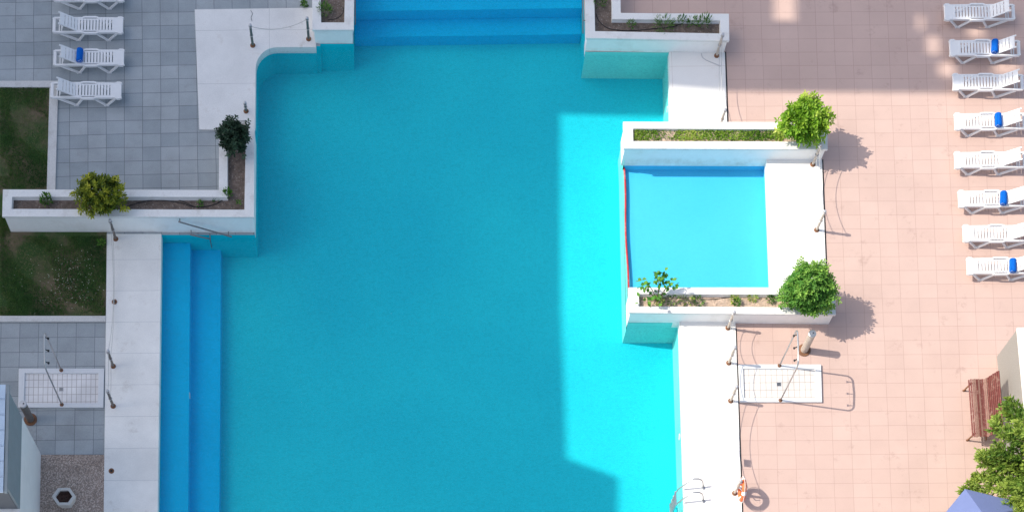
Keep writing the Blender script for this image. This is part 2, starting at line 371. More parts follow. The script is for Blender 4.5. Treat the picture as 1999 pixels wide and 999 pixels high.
# ------------------------------------------------------------------ pool basin
def strip(mb, poly, z0, z1):
    for a, b in zip(poly[:-1], poly[1:]):
        mb.add([(a[0], a[1], z0), (b[0], b[1], z0), (b[0], b[1], z1), (a[0], a[1], z1)], [(0, 1, 2, 3)])
fl = MB(); fl.sheet(OUT, FZ)
struct('pool_floor', fl, M['floor'])
wl = MB(); strip(wl, Lw, FZ, 0); strip(wl, Rw[:2], FZ, 0)
strip(wl, [Lw[-1], Rw[0]], FZ, 0); strip(wl, [Rw[-1], Lw[0]], FZ, 0)
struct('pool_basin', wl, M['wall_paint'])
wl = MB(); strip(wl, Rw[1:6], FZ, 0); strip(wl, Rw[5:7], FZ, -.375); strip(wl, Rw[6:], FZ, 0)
struct('sunny_pool_basin', wl, M['wall_sunlit_copy'])
# submerged steps
st = MB()
zA, zB = -.36, -.70
def on(z, x, y): return P2(x, y, z)
l0 = P2(314, 458); l1 = P2(306.5, 1115)
def east_edge(z, xa, ya, xb, yb): return [P2(xa, ya, z), P2(xb, yb, z)]
eA = east_edge(zA, 371, 470, 367, 999); eB = east_edge(zB, 431, 490, 428, 999)
def ext(e):  # stretch the edge to the pool's ends
    (xa, ya), (xb, yb) = e; k = (xb - xa) / (yb - ya)
    return [(xa + (l0[1] - .01 - ya) * k, l0[1] - .01), (xa + (l1[1] - ya) * k, l1[1])]
eA, eB = ext(eA), ext(eB)
st.prism([(l0[0], l0[1] - .01), l1, eA[1], eA[0]], FZ, zA)
st.prism([eA[0], eA[1], eB[1], eB[0]], FZ, zB)
struct('pool_steps', st, M['ledge'])
st = MB()
xl = Lw[-2][0] + .01; xr = Rw[1][0] - .01; yt = Lw[-1][1] + .02
yA = P2(900, 20, zA)[1]; yB = P2(900, 71, zB)[1]
xtl, xtr = Lw[-1][0] + .01, Rw[0][0] - .01
def edge_x(y, a, b): return a[0] + (b[0] - a[0]) * (y - a[1]) / (b[1] - a[1])
def stair(y0, y1, z):
    return [(edge_x(y0, Lw[-2], Lw[-1]) + .01, y0), (edge_x(y0, Rw[1], Rw[0]) - .01, y0 + .03), (edge_x(y1, Rw[1], Rw[0]) - .01, y1 + .03), (edge_x(y1, Lw[-2], Lw[-1]) + .01, y1)]
st.prism(stair(yA, yt, zA), FZ, zA); st.prism(stair(yB, yA - .004, zB), FZ, zB)
struct('upper_pool_steps', st, M['ledge'])
# paddling pool: floor slab standing in the corner between the two planters
KZ = -.44
kid = px([(1221.5, 312), (1497, 312), (1507, 600), (1230, 600)])
g = MB(); g.sheet(kid, KZ); strip(g, kid[:3] + [kid[3]], KZ, -.0); strip(g, [kid[3], kid[0]], KZ, -.37)
struct('paddling_pool_basin', g, M['kid'])
g = MB(); g.prism(px([(1219, 314), (1222.5, 314), (1231, 610), (1226.5, 610)]), FZ, -.372)
struct('paddling_pool_dividing_kerb', g, M['wall_sunlit_copy'])
w = MB(); w.sheet(OUT, WZ); tag(w.build('pool_water', M['water']), kind='structure')
w = MB(); w.sheet([(a, b) for a, b in px([(1223, 312.5), (1496.5, 312.5), (1506.5, 599), (1231.5, 599)])], -.125); tag(w.build('paddling_pool_water', M['water2']), kind='structure')

# red painted float strip along the dividing kerb
mb = MB(); pts = [P(1218 + 9 * t + (1.2 * math.sin(t * 9)), 318 + 262 * t, -.35) for t in [i / 24 for i in range(25)]]
mb.tube(pts, .028, 6); tag(mb.build('lane_rope', M['red_strip'], smooth=True), 'thin faded red rope along the low kerb between the big pool and the paddling pool', 'lane rope')

# ------------------------------------------------------------------ planters
def planter(name_label, wall, ro, ri, h, soilm, soil_drop=.14, z0=-.3):
    c = P(*wall[0]); e = empty('planter', (c.x, c.y, 0), name_label, 'planter')
    wo = px(wall); roW = px(ro, h); riW = px(ri, h)
    m = MB(); m.ring(wo, riW, -.22, h - .075); m.build('wall', M['render'], None).parent = e
    r = MB(); r.ring(roW, riW, h - .073, h); ro_ = r.build('coping', M['coping'], bevel=.012); ro_.parent = e
    s = MB(); s.sheet(riW, h - soil_drop); so = s.build('soil', soilm, fix=False); so.parent = e
    for ch in e.children: ch.matrix_parent_inverse = Matrix.Translation((-c.x, -c.y, 0))
    return e
HL, HP = .76, .55
# wall polygons: base pixels on the ground; rim polygons: pixels at coping height
def below(pts, h, inset=.05):   # wall plan standing just inside the coping plan
    W = px(pts, h); n = len(W); out = []
    sg = 1 if sum(W[i - 1][0] * W[i][1] - W[i][0] * W[i - 1][1] for i in range(n)) > 0 else -1
    for i in range(n):
        p0, p1, p2 = Vector(W[i - 1]), Vector(W[i]), Vector(W[(i + 1) % n])
        d1 = (p1 - p0).normalized(); d2 = (p2 - p1).normalized()
        n1 = Vector((-d1.y, d1.x)) * sg; n2 = Vector((-d2.y, d2.x)) * sg
        b = (n1 + n2); b = b / max(.3, b.dot(n1)); out.append(tuple(p1 + b * inset))
    return out
def planter2(label, ro, ri, h, soilm, soil_drop=.14, inset=.045):
    roW = px(ro, h); riW = px(ri, h); wo = below(ro, h, inset)
    c = (roW[0][0], roW[0][1], 0)
    e = empty('planter', c, label, 'planter')
    m = MB(); m.ring(wo, riW, -.24, h - .075); m.build('wall', M['render'], e, loc=c).location = (0, 0, 0)
    r = MB(); r.ring(roW, riW, h - .073, h); r.build('coping', M['coping'], e, loc=c, bevel=.012).location = (0, 0, 0)
    s = MB()
    # soil as a lumpy grid clipped by the inner plan: one sheet is enough under the coping
    s.sheet(riW, h - soil_drop); s.build('soil', soilm, e, loc=c).location = (0, 0, 0)
    return e
planter2('long L-shaped white planter in the shade with yellow-green and dark bushes',
         [(5.5, 369), (427, 370), (428, 233), (497, 233), (496, 423), (4, 422)],
         [(24, 383.5), (444, 384), (444, 234.5 + 0), (480, 234.5), (477, 408.5), (22.5, 407)], HL, M['soil'], .16)
planter2('small white planter between the upper deck and the submerged stairs',
         [(609, -110), (693.5, -110), (690.5, 58), (609.5, 58)], [(624, -95), (675, -95), (672, 43.5), (627, 43.5)], HP + .03, M['soil'])
planter2('white L-shaped planter with bare soil beside the upper pink tiles',
         [(1142, -110), (1210, -110), (1212, 25), (1423, 26.5), (1424, 79.5), (1144, 74)],
         [(1158, -95), (1193, -95), (1195, 37), (1406, 40), (1406, 65), (1162, 60.5)], HP, M['soil'])
planter2('white planter overgrown with bright green ground cover north of the paddling pool',
         [(1216.5, 237), (1615, 238), (1616, 291), (1217, 289.5)], [(1236, 250.5), (1597, 252), (1598, 276), (1236.5, 275)], HP, M['soil_dry'], .09)
planter2('white planter of dry sandy soil with sapling south of the paddling pool',
         [(1227, 560), (1630, 560), (1632, 613.5), (1228, 609.5)], [(1247, 573), (1612, 574), (1613, 599), (1248.5, 597)], HP, M['soil_dry'])

# ------------------------------------------------------------------ foliage
def rnd_dir():
    while True:
        v = Vector((random.uniform(-1, 1), random.uniform(-1, 1), random.uniform(-1, 1)))
        if .05 < v.length < 1: return v.normalized()
def leaf(mb, p, d, L, w, tone, fold=.25):
    d = d.normalized(); s = d.cross(Vector((0, 0, 1)))
    if s.length < .05: s = Vector((1, 0, 0))
    s.normalize(); s = (Matrix.Rotation(random.uniform(-.9, .9), 3, d) @ s); n = s.cross(d)
    a = p; b = p + d * L * .5 + s * w / 2 + n * w * fold; c = p + d * L; e = p + d * L * .5 - s * w / 2 + n * w * fold
    mb.add([a, b, c, e], [(0, 1, 2), (0, 2, 3)], tone)
def bush(label, ctr, rad, n_tw, leaves, L, w, m, base, tone_bias=0.0, seed=1, lump=.16, dens=.5, trunk_r=.05, name='bush', spiky=.1, droop=.2):
    random.seed(seed)
    e = empty(name, base, label, 'bush' if name == 'bush' else 'plant')
    mb = MB(); ctr = Vector(ctr); base = Vector(base)
    lumps = [(rnd_dir(), random.uniform(.5, 1)) for _ in range(14)]
    tw = MB()
    for k in range(n_tw):
        d = rnd_dir()
        if d.z < -.35 and random.random() < .7: d.z = -d.z
        f = 1 + lump * (max(l[1] * max(0, d.dot(l[0])) ** 6 for l in lumps) * 2 - .9) + random.uniform(-spiky, spiky)
        rr = random.uniform(dens, 1.0) ** .6 * f
        tip = ctr + Vector((d.x * rad[0], d.y * rad[1], d.z * rad[2])) * rr
        tdir = (d + Vector((0, 0, .45)) + rnd_dir() * .5).normalized()
        # clump tone: paler towards the outer tips, darker inside
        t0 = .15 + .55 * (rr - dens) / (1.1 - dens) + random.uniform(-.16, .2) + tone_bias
        for j in range(leaves):
            a = 2.4 * j; u_ = j / leaves
            side = (Matrix.Rotation(a, 3, tdir) @ tdir.orthogonal()).normalized()
            ld = (tdir * (.4 + .5 * u_) + side + Vector((0, 0, -droop * random.random()))).normalized()
            leaf(mb, tip + tdir * (u_ * L * 1.2 - L * .5), ld, L * random.uniform(.7, 1.2), w * random.uniform(.8, 1.2), max(0, min(1, t0 + random.uniform(-.13, .13))))
        if k % 12 == 0:
            q = base + (ctr - base) * .5; tw.tube([q, (q + tip) * .5 + rnd_dir() * .04, tip], .011, 4, .004)
    mb.build('crown', m, e, loc=base, fix=False).location = (0, 0, 0)
    tw.tube([base - Vector((0, 0, .05)), base + (ctr - base) * .4 + Vector((.02, .01, 0)), ctr], trunk_r, 7, trunk_r * .6)
    tw.build('trunk', M['bark'], e, loc=base).location = (0, 0, 0)
    return e
def at(pxx, pyy, z): return P(pxx, pyy, z)
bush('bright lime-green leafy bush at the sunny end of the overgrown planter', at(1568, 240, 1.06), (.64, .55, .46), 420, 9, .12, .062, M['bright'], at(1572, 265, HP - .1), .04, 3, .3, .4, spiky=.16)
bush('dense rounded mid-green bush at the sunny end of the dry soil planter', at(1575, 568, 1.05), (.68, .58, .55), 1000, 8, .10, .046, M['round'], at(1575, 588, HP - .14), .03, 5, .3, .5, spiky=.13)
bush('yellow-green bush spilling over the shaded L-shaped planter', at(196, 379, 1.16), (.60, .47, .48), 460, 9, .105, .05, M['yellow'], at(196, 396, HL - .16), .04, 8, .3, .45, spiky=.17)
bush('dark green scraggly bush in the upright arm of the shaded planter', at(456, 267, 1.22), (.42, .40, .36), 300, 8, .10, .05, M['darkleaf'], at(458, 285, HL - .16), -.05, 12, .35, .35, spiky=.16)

def weed(label, ctr, r, n, L, w, m, group=None, h=.25, seed=0, name='weed'):
    random.seed(seed); mb = MB(); ctr = Vector(ctr)
    for k in range(n):
        a = random.uniform(0, 6.283); rr = r * random.random() ** .5; q = ctr + Vector((math.cos(a) * rr * .2, math.sin(a) * rr * .2, 0))
        d = Vector((math.cos(a) * rr, math.sin(a) * rr, h * random.uniform(.3, 1)))
        leaf(mb, q + d * .6, d + rnd_dir() * .1, L, w, random.random())
    return tag(mb.build(name, m, loc=ctr, fix=False), label, 'weed', group)
weed('small round green weed at the left end of the shaded planter', at(92, 393, HL - .15), .17, 110, .09, .05, M['weed'], h=.3, seed=1)
weed('bright green weed climbing the inner corner of the shaded planter', at(445, 382, HL - .15), .12, 60, .10, .05, M['sap'], h=.3, seed=2)
weed('low green weed lying by the hose left of the planter corner', at(420, 387, HL - .15), .12, 40, .08, .04, M['weed'], h=.12, seed=3)
weed('small low weed at the front coping below the planter corner', at(391, 400, HL - .15), .09, 30, .07, .04, M['weed'], h=.12, seed=4)
weed('tiny weed in the lower right corner of the shaded planter', at(466, 397, HL - .15), .08, 30, .07, .03, M['weed'], h=.15, seed=5)
weed('bushy green weed at the left side of the small upper planter', at(634, 24, HP - .1), .20, 120, .11, .03, M['weed'], h=.25, seed=6)
weed('tuft of grass at the front centre of the upper right planter', at(1296, 54, HP - .14), .28, 170, .15, .018, M['weed'], h=.22, seed=7)
weed('small tuft growing left of the big tuft in the upper right planter', at(1231, 52, HP - .14), .12, 60, .10, .02, M['weed'], h=.2, seed=8)
weed('thin weed against the back coping of the upper right planter', at(1329, 46, HP - .14), .14, 60, .10, .03, M['weed'], h=.3, seed=9)
weed('leafy weed below the white pipe in the upper right planter', at(1351, 50, HP - .14), .16, 70, .10, .03, M['weed'], h=.3, seed=10)
weed('tall dark weed right of the leafy one beside the white pipe', at(1374, 49, HP - .14), .18, 110, .11, .03, M['weed'], h=.35, seed=11)
weed('dark weed growing in the vertical arm of the upper right planter', at(1170, 8, HP - .14), .2, 100, .10, .03, M['weed'], h=.25, seed=12)
weed('weed sprouting on the paving joint above the upper deck', at(594, 11.5, 0), .1, 50, .08, .04, M['weed'], h=.12, seed=13)
weed('green weed on the lawn corner beside the long deck', at(199, 476, 0), .1, 40, .09, .05, M['weed'], h=.15, seed=14)
for i, (a, b, r_) in enumerate([(1312, 585, .22), (1340, 583, .2), (1362, 590, .18), (1432, 585, .13), (1437, 592, .12), (1468, 581, .14), (1504, 585, .12), (1285, 588, .16)]):
    weed('straggly dry weed on the sandy soil of the southern planter', at(a, b, HP - .14), r_, 70, .08, .03, M['cover' if i % 2 else 'weed'], 'dry weeds on the sandy soil', .14, 30 + i)
# ground cover strip
random.seed(21); mb = MB()
for k in range(4600):
    x_ = random.uniform(1238, 1530); y_ = random.uniform(252, 275)
    bare = math.exp(-((x_ - 1302) / 14) ** 2) * .85 + (.3 if math.sin(x_ * .11) + math.sin(x_ * .043 + y_ * .2) > .5 else 0)
    if random.random() < bare: continue
    d = Vector((random.uniform(-1, 1), random.uniform(-1, 1), random.uniform(.2, 1.4)))
    tone = .35 + .35 * math.sin(x_ * .05) * math.sin(x_ * .017 + 1) + random.uniform(-.3, .35)
    leaf(mb, at(x_, y_, HP - .1) + Vector((0, 0, random.uniform(-.02, .03))), d, random.uniform(.05, .085), .026, max(0, min(1, tone)))
tag(mb.build('ground_cover', M['cover'], fix=False), kind='stuff')
# grass blades on the two lawn patches
random.seed(22); mb = MB()
def patch(n, x0, x1, y0, y1, clover):
    for k in range(n):
        p = P(random.uniform(x0, x1), random.uniform(y0, y1), .004)
        nz = math.sin(p.x * 1.9 + 1) * math.sin(p.y * 1.6 + .4) + .5 * math.sin(p.x * 4.1 + p.y * 3.3)
        tone = .45 + .3 * nz + random.uniform(-.28, .28)
        if nz > .45 and random.random() < .75: continue
        d = Vector((random.uniform(-1, 1), random.uniform(-1, 1), random.uniform(.4, 1.3)))
        leaf(mb, p, d, random.uniform(.04, .075), .016, max(0, min(.96, tone)))
    for k in range(clover):
        while True:
            x_, y_ = random.gauss(140, 45), random.gauss(545, 30)
            if 5 < x_ < 204 and 470 < y_ < 612: break
        p = P(x_, y_, .05); mb.add([p + Vector((math.cos(a), math.sin(a), 0)) * random.uniform(.006, .012) for a in (0, 1.57, 3.14, 4.71)], [(0, 1, 2, 3)], 1.0)
patch(9000, 0, 96, 172, 368, 0); patch(16000, 0, 206, 461, 616, 150)
patch(1200, 0, 20, 420, 461, 0)
tag(mb.build('grass', M['grass'], fix=False), kind='stuff')

# sapling with large leaves
random.seed(31); b0 = at(1283, 587, HP - .14); e = empty('sapling', b0, 'young sapling with large bright leaves leaning over the paddling pool corner', 'plant')
mb = MB(); sm = MB()
for tx, ty, tz, n in [(1296, 537, 1.15, 15), (1265, 552, 1.05, 14), (1316, 551, 1.1, 12), (1280, 575, .85, 13), (1285, 545, 1.1, 12), (1300, 560, .95, 9), (1255, 560, .95, 6), (1268, 588, .62, 6)]:
    t = at(tx, ty, tz); midp = (b0 + t) * .5 + Vector((random.uniform(-.06, .06), 0, .08))
    sm.tube([b0, midp, t], .014, 5, .006)
    for k in range(n):
        p = t + Vector((random.gauss(0, .10), random.gauss(0, .07), random.gauss(0, .07)))
        d = Vector((random.uniform(-1, 1), random.uniform(-1, .6), random.uniform(-.8, .3)))
        leaf(mb, p, d, random.uniform(.12, .17), random.uniform(.08, .11), random.random(), .15)
mb.build('crown', M['sap'], e, loc=b0, fix=False).location = (0, 0, 0)
sm.build('stem', M['bark'], e, loc=b0).location = (0, 0, 0)

# conifer, lower right corner: stands behind the wall and hangs over it
random.seed(41); cb = P(2056, 1003, 0)
e = empty('conifer_tree', cb, 'green conifer with layered feathery branches in front of the roughcast wall', 'tree')
mb = MB(); bm_ = MB(); Ht = 5.6
bm_.tube([cb, cb + Vector((.03, .05, Ht * .5)), cb + Vector((0, .05, Ht))], .15, 8, .02)
for k in range(380):
    t = random.uniform(.2, .98); z = Ht * t; reach = (2.75 * (1 - t) ** .8 / .84 + .1) * random.uniform(.78, 1.08)
    a = k * 2.39996 + random.uniform(-.3, .3)
    o = cb + Vector((0, .05, z)); d = Vector((math.cos(a), math.sin(a), random.uniform(-.08, .22)))
    bend = Vector((0, 0, .1 * reach))
    def on_b(s_): return o + d * reach * s_ + bend * math.sin(s_ * 2.6)
    bm_.tube([on_b(q / 4) for q in range(5)], .028, 4, .005)
    bt = random.uniform(-.14, .16)
    for j in range(int(8 + 15 * reach)):
        s_ = min(1, .25 + .78 * random.random() ** .7); q = on_b(s_); sd = Vector((-d.y, d.x, 0))
        wd_ = .34 * (1.15 - s_) * min(1.4, reach)
        q = q + sd * random.uniform(-1, 1) * wd_ + Vector((0, 0, random.gauss(.02, .05)))
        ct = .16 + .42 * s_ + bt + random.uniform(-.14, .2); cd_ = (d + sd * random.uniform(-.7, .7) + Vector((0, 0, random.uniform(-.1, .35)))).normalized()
        for i in range(22):
            f_ = random.random()
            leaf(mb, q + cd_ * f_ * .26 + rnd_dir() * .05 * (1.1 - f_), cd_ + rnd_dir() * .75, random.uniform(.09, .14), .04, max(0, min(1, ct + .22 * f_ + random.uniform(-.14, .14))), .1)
mb.build('crown', M['conifer'], e, loc=cb, fix=False).location = (0, 0, 0)
bm_.build('trunk', M['bark'], e, loc=cb).location = (0, 0, 0)

# irrigation hoses and pipe
def hose(label, pts, z, r=.011, m='black', name='hose', cat='hose'):
    q = [Vector(at(a, b, z)) for a, b in pts]; out = []
    for i in range(len(q) - 1):
        p0, p1, p2, p3 = q[max(i - 1, 0)], q[i], q[i + 1], q[min(i + 2, len(q) - 1)]
        for k in range(6):
            t = k / 6; out.append(.5 * ((2 * p1) + (p2 - p0) * t + (2 * p0 - 5 * p1 + 4 * p2 - p3) * t * t + (3 * p1 - p0 - 3 * p2 + p3) * t ** 3))
    out.append(q[-1]); mb = MB(); mb.tube(out, r, 5)
    return tag(mb.build(name, M[m], smooth=True), label, cat)
hose('black irrigation hose looping along the soil of the shaded planter', [(232, 408), (255, 400), (290, 391), (320, 391), (350, 395), (378, 403), (398, 403), (420, 398), (436, 389)], HL - .145)
hose('second thin black hose near the back coping of the shaded planter', [(240, 386), (280, 388), (330, 388), (352, 391), (375, 401), (388, 405)], HL - .147, .009)
hose('black hose curving across the soil of the upper right planter', [(1163, 26), (1170, 42), (1190, 56), (1230, 60), (1275, 56), (1310, 53), (1340, 44), (1360, 50)], HP - .13)
hose('black hose in the front corner of the small upper planter', [(640, 39), (655, 37), (668, 28), (671, 15)], HP - .11)
hose('thin dark drip line on the dry soil of the southern planter', [(1372, 584), (1395, 583), (1420, 580), (1440, 578)], HP - .13, .008)
hose('white plastic pipe along the back coping of the upper right planter', [(1338, 42.5), (1370, 43.5), (1404, 45)], HP - .1, .018, 'white_pipe', 'pipe', 'pipe')

hose('thin grey drain tube lying on the corner deck under the shaded planter', [(1369, 104), (1371, 111), (1378, 117), (1390, 122), (1407, 129)], DZ + .01, .009, 'cap', 'drain_tube', 'tube')
hose('thin loose wire on the upper deck by the green-grey post', [(489, 20), (493, 27), (490, 34), (492, 41)], DZ + .006, .005, 'black', 'loose_wire', 'wire')
# ------------------------------------------------------------------ sun loungers
def make_lounger():
    e = empty('sun_lounger', (0, 0, 0), 'x', 'sun lounger')
    Z = .27; hw = .205; rt = .04
    # frame: two rails, head loop, foot panel
    f = MB()
    side = [(.02, .15), (.0, .19), (.03, .225), (.2, .232), (.3, .225), (.80, .222), (.86, .255), (1.19, .255), (1.25, .222), (1.72, .215), (1.78, .215), (1.79, .245), (1.90, .245), (1.93, .21)]
    for s in (1, -1):
        for a, b in zip(side[1:-1], side[2:]):
            f.bar((a[0], s * (a[1] - .018), Z), (b[0] + .002, s * (b[1] - .018), Z), .05, .065)
    f.box((.035, 0, Z), (.085, .42, .05)); f.box((.17, 0, Z - .02), (.03, .40, .03))
    f.box((1.80, 0, Z + .012), (.255, .40, .035)); f.box((1.915, 0, Z - .005), (.03, .43, .06))
    f.build('frame', M['plastic'], e, bevel=.008)
    s = MB()
    x = .68
    for i in range(12):
        s.box((x + .0375, 0, Z + .022), (.056, .36, .022)); x += .0855
    s.box((1.18, .165, Z + .014), (1.02, .035, .022)); s.box((1.18, -.165, Z + .014), (1.02, .035, .022))
    s.build('seat', M['plastic'], e)
    b = MB(); hinge = Vector((.675, 0, Z + .02)); ang = R(31); d = Vector((-math.cos(ang), 0, math.sin(ang))); n = Vector((math.sin(ang), 0, math.cos(ang)))
    Mr = Matrix((d, Vector((0, 1, 0)), n)).transposed(); Lb = .54
    for i in range(5):
        w_ = .075 if i < 4 else .13
        c0 = .04 + i * .09 + (0.03 if i == 4 else 0); b.box(hinge + d * c0, (w_, .37, .022), M_=Mr)
    for sg in (1, -1): b.box(hinge + d * (Lb / 2) - n * .008, (Lb, .035, .024), M_=Mr) if 0 else b.box(hinge + d * (Lb / 2) + Vector((0, sg * .168, 0)) - n * .006, (Lb, .036, .026), M_=Mr)
    b.build('backrest', M['plastic'], e)
    p = MB(); top = hinge + d * .40
    for sg in (1, -1): p.bar(top + Vector((0, sg * .14, -.02)), (.24, sg * .14, Z), .03, .02)
    p.box((.24, 0, Z), (.03, .34, .025)); p.build('strut', M['plastic'], e)
    for x0, xb, x1 in ((.20, .64, .87), (1.19, 1.47, 1.76)):
        for sg in (1, -1):
            l = MB(); y0, y1 = sg * .215, sg * .235
            l.bar((x0, y0, Z - .02), (xb - .03, y1, .03), .045, .05, Vector((0, 1, 0))); l.bar((x1, y0, Z - .02), (xb + .05, y1, .03), .045, .05, Vector((0, 1, 0)))
            l.box((xb + .01, y1, .018), (.14, .05, .036)); l.build('leg', M['plastic'], e)
    return e
LG = make_lounger(); used = False
LZ = .28
def lounger(fx, cy, head_left, label, group):
    global used
    o = copy_tree(LG) if used else LG; used = True
    p = at(fx, cy, LZ)
    if head_left: o.location = (p.x, p.y, 0); o.rotation_euler.z = R(-.6 + random.uniform(-.4, .4))
    else: o.location = (p.x + 1.93, p.y, 0); o.rotation_euler.z = R(180 - .5 + random.uniform(-.4, .4))
    o['label'] = label; o['group'] = group
    return o
GL, GR = 'white loungers on the shaded grey paving', 'white loungers in a row on the pink tiles'
lounger(105.5, -12, True, 'white lounger cut off by the top edge above the grey paving', GL)
lounger(103.4, 49, True, 'empty white lounger on grey paving just above the one with a towel', GL)
lounger(104.9, 113, True, 'white lounger on grey paving with a rolled blue towel', GL)
lounger(99.4, 176, True, 'empty white lounger beside the lawn corner, lowest on the grey paving', GL)
lounger(1843.5, 25, False, 'shaded empty white lounger at the top end of the right row', GR)
lounger(1853.7, 95.7, False, 'shaded white lounger with a blue towel in the right row', GR)
lounger(1860, 162, False, 'empty white lounger on the shadow edge of the pink tiles', GR)
lounger(1863.5, 237.5, False, 'sunny white lounger with towel nearest the shadow edge', GR)
lounger(1863.5, 313, False, 'empty sunny white lounger between the two upper sunlit towelled loungers', GR)
lounger(1871, 388.5, False, 'sunny white lounger with towel between two empty sunlit loungers', GR)
lounger(1880, 456.5, False, 'empty sunny white lounger just above the last lounger of the row', GR)
lounger(1887.5, 519.5, False, 'white lounger with towel at the bottom end of the right row', GR)
# rolled towels
def make_towel():
    e = MB(); n = 22; rx, rz = .092, .075; L = .36
    prof = []
    for k in range(n):
        a = 2 * math.pi * k / n; prof.append((rx * math.cos(a), rz * math.sin(a)))
    ys = [-L / 2, -L / 2 + .02, -.05, .06, L / 2 - .02, L / 2]; sc = [.9, 1, .97, 1.02, 1, .9]
    vs = [(x * s, y, z * s) for y, s in zip(ys, sc) for x, z in prof]
    fs = [(i * n + k, i * n + (k + 1) % n, (i + 1) * n + (k + 1) % n, (i + 1) * n + k) for i in range(5) for k in range(n)]
    e.add(vs, fs + [tuple(range(n)), tuple(5 * n + k for k in range(n))[::-1]])
    e.box((.055, 0, .052), (.035, L - .03, .018), M_=Matrix.Rotation(.65, 3, 'Y'))
    o = e.build('rolled_towel', M['towel'], smooth=True)
    for sg in (-1, 1):
        s = MB(); pts = [((.008 + .0095 * t) * math.cos(t), sg * (L / 2 + .002), (.008 + .0075 * t) * math.sin(t)) for t in [i * .5 for i in range(16)]]
        s.tube(pts, .006, 4); s.build('edge', M['towel_edge'], o)
    return o
TW0 = make_towel(); first = True
for i, (a, b, lab) in enumerate([(155.6, 107.5, 'rolled blue towel on the shaded lounger on the grey paving'), (1941.7, 90.5, 'rolled blue towel on the shaded lounger in the right row'), (1948.7, 234, 'topmost rolled blue towel lying in the sun'),
                                 (1958.8, 386.5, 'middle one of the three sunlit rolled blue towels'), (1977, 518, 'lowest rolled blue towel on the bottom lounger of the row')]):
    o = TW0 if first else copy_tree(TW0); first = False
    p = at(a, b, LZ + .08); o.location = (p.x, p.y, LZ + .085); o.rotation_euler.z = R(random.uniform(-5, 5) + (180 if i else 0)); o.rotation_euler.y = 0
    tag(o, lab, 'towel', 'rolled blue towels on loungers')

# ------------------------------------------------------------------ rope posts
PH = .84
def post(bx, by, label, m, h=PH, group='rope posts around the pool', z0=DZ, tilt=(0, 0)):
    p = P(bx, by, z0); e = empty('rope_post', p, label, 'post', group)
    b = MB(); b.lathe((0, 0, 0), [(.072, 0), (.072, .012), (.05, .022), (.045, .05)], 14); b.build('base', M['rust'], e)
    k = MB(); k.tube([(0, 0, .02), (tilt[0] * h, tilt[1] * h, h)], .036, 12, .033); k.build('pole', M[m], e, smooth=False)
    c = MB(); c.lathe((tilt[0] * h, tilt[1] * h, h), [(.040, -.02), (.041, .005), (.03, .018), (.012, .024)], 12); c.build('cap', M['cap'], e)
    for z in (h - .06, h * .5):
        r = MB(); r.tube([(tilt[0] * z + .048 * math.cos(a), tilt[1] * z + .048 * math.sin(a), z) for a in [i * math.pi / 4 for i in range(8)]], .008, 5, closed=True); r.build('ring', M['cap'], e)
    return p, tilt, h
pA = post(493.5, 88.8, 'green-grey post at the rounded corner of the upper deck', 'green_post', .78)
pB = post(602.6, 76.3, 'green-grey post beside the small upper planter', 'green_post', .8)
post(480.5, 217, 'short green-grey post stub above the dark bush', 'green_post', .36)
pH = post(225.9, 466, 'dull post in front of the white wall below the yellow-green bush', 'brown_post', .84)
pI = post(221, 714, 'dull post on the long deck level with the top of the shower tray', 'brown_post', .80)
pJ = post(221, 791.7, 'dull post on the long deck at the lower corner of the shower tray', 'brown_post', .84)
pC = post(1399, 108.8, 'shaded pale post in front of the upper right planter', 'galv', .82)
pC2 = post(1404, 251, 'pale post half hidden behind the overgrown planter', 'galv', .78)
pK = post(1586.5, 321, 'pale rusty post under the bright lime-green bush', 'galv', .84)
pD = post(1594, 448.5, 'pale post standing alone on the paddling pool deck', 'galv', .84)
pE = post(1421, 639.5, 'pale post against the wall of the dry soil planter', 'galv', .80)
pF = post(1422.5, 707.5, 'pale post at the upper corner of the sunny shower tray', 'galv', .82)
pG = post(1426.2, 781.5, 'pale post at the lower corner of the sunny shower tray', 'galv', .78)
pL = post(1434, 961.5, 'pale post carrying the orange lifebuoy', 'galv', .78)
def rope(a, b, fr, label, sag, off=(0, 0), r=.007, m='rope'):
    A = a[0] + Vector((a[1][0], a[1][1], 1)) * a[2] * fr; B = b[0] + Vector((b[1][0], b[1][1], 1)) * b[2] * fr
    pts = []
    for i in range(21):
        t = i / 20; q = A.lerp(B, t); s = 4 * t * (1 - t)
        pts.append(q + Vector((off[0] * s, off[1] * s, -sag * s)))
    mb = MB(); mb.tube(pts, r, 5); o = tag(mb.build('rope', M[m], smooth=True), label, 'rope', 'ropes slung between the posts')
    return pts
def ropes(a, b, where, s1, s2, m='rope'):
    t = rope(a, b, .93, 'upper rope slung ' + where, s1, m=m)
    rope(a, b, .5, 'lower rope slung ' + where, s2, m=m); return t
ropes(pC, pC2, 'along the deck edge by the shaded pink tiles', .26, .2)
ropes(pK, pD, 'along the paddling pool deck below the lime bush', .24, .2)
ropes(pE, pF, 'between the two posts above the sunny tray', .16, .12)
ropes(pF, pG, 'across the left side of the sunny shower tray', .14, .1)
top = ropes(pG, pL, 'from the tray corner to the lifebuoy post', .30, .22)
rope(pH, pI, .93, 'upper rope slack along the long shaded deck', .6); rope(pH, pI, .5, 'lower rope slack along the long shaded deck', .36)
rope(pI, pJ, .93, 'upper rope between the two posts beside the shaded tray', .12); rope(pI, pJ, .5, 'lower rope between the two posts beside the shaded tray', .1)
rope(pA, pB, .93, 'pale rope across the upper deck between green-grey posts', .22)
# small plate hanging from the rope
q = top[13]; mb = MB(); mb.box((0, 0, -.11), (.012, .2, .17)); mb.tube([(0, .06, -.03), (0, .06, .012)], .006, 5); mb.tube([(0, -.06, -.03), (0, -.06, .012)], .006, 5)
o = mb.build('sign_plate', M['white_band']); o.location = q; tag(o, 'small white plate hanging edge-on from the rope above the lifebuoy', 'sign')
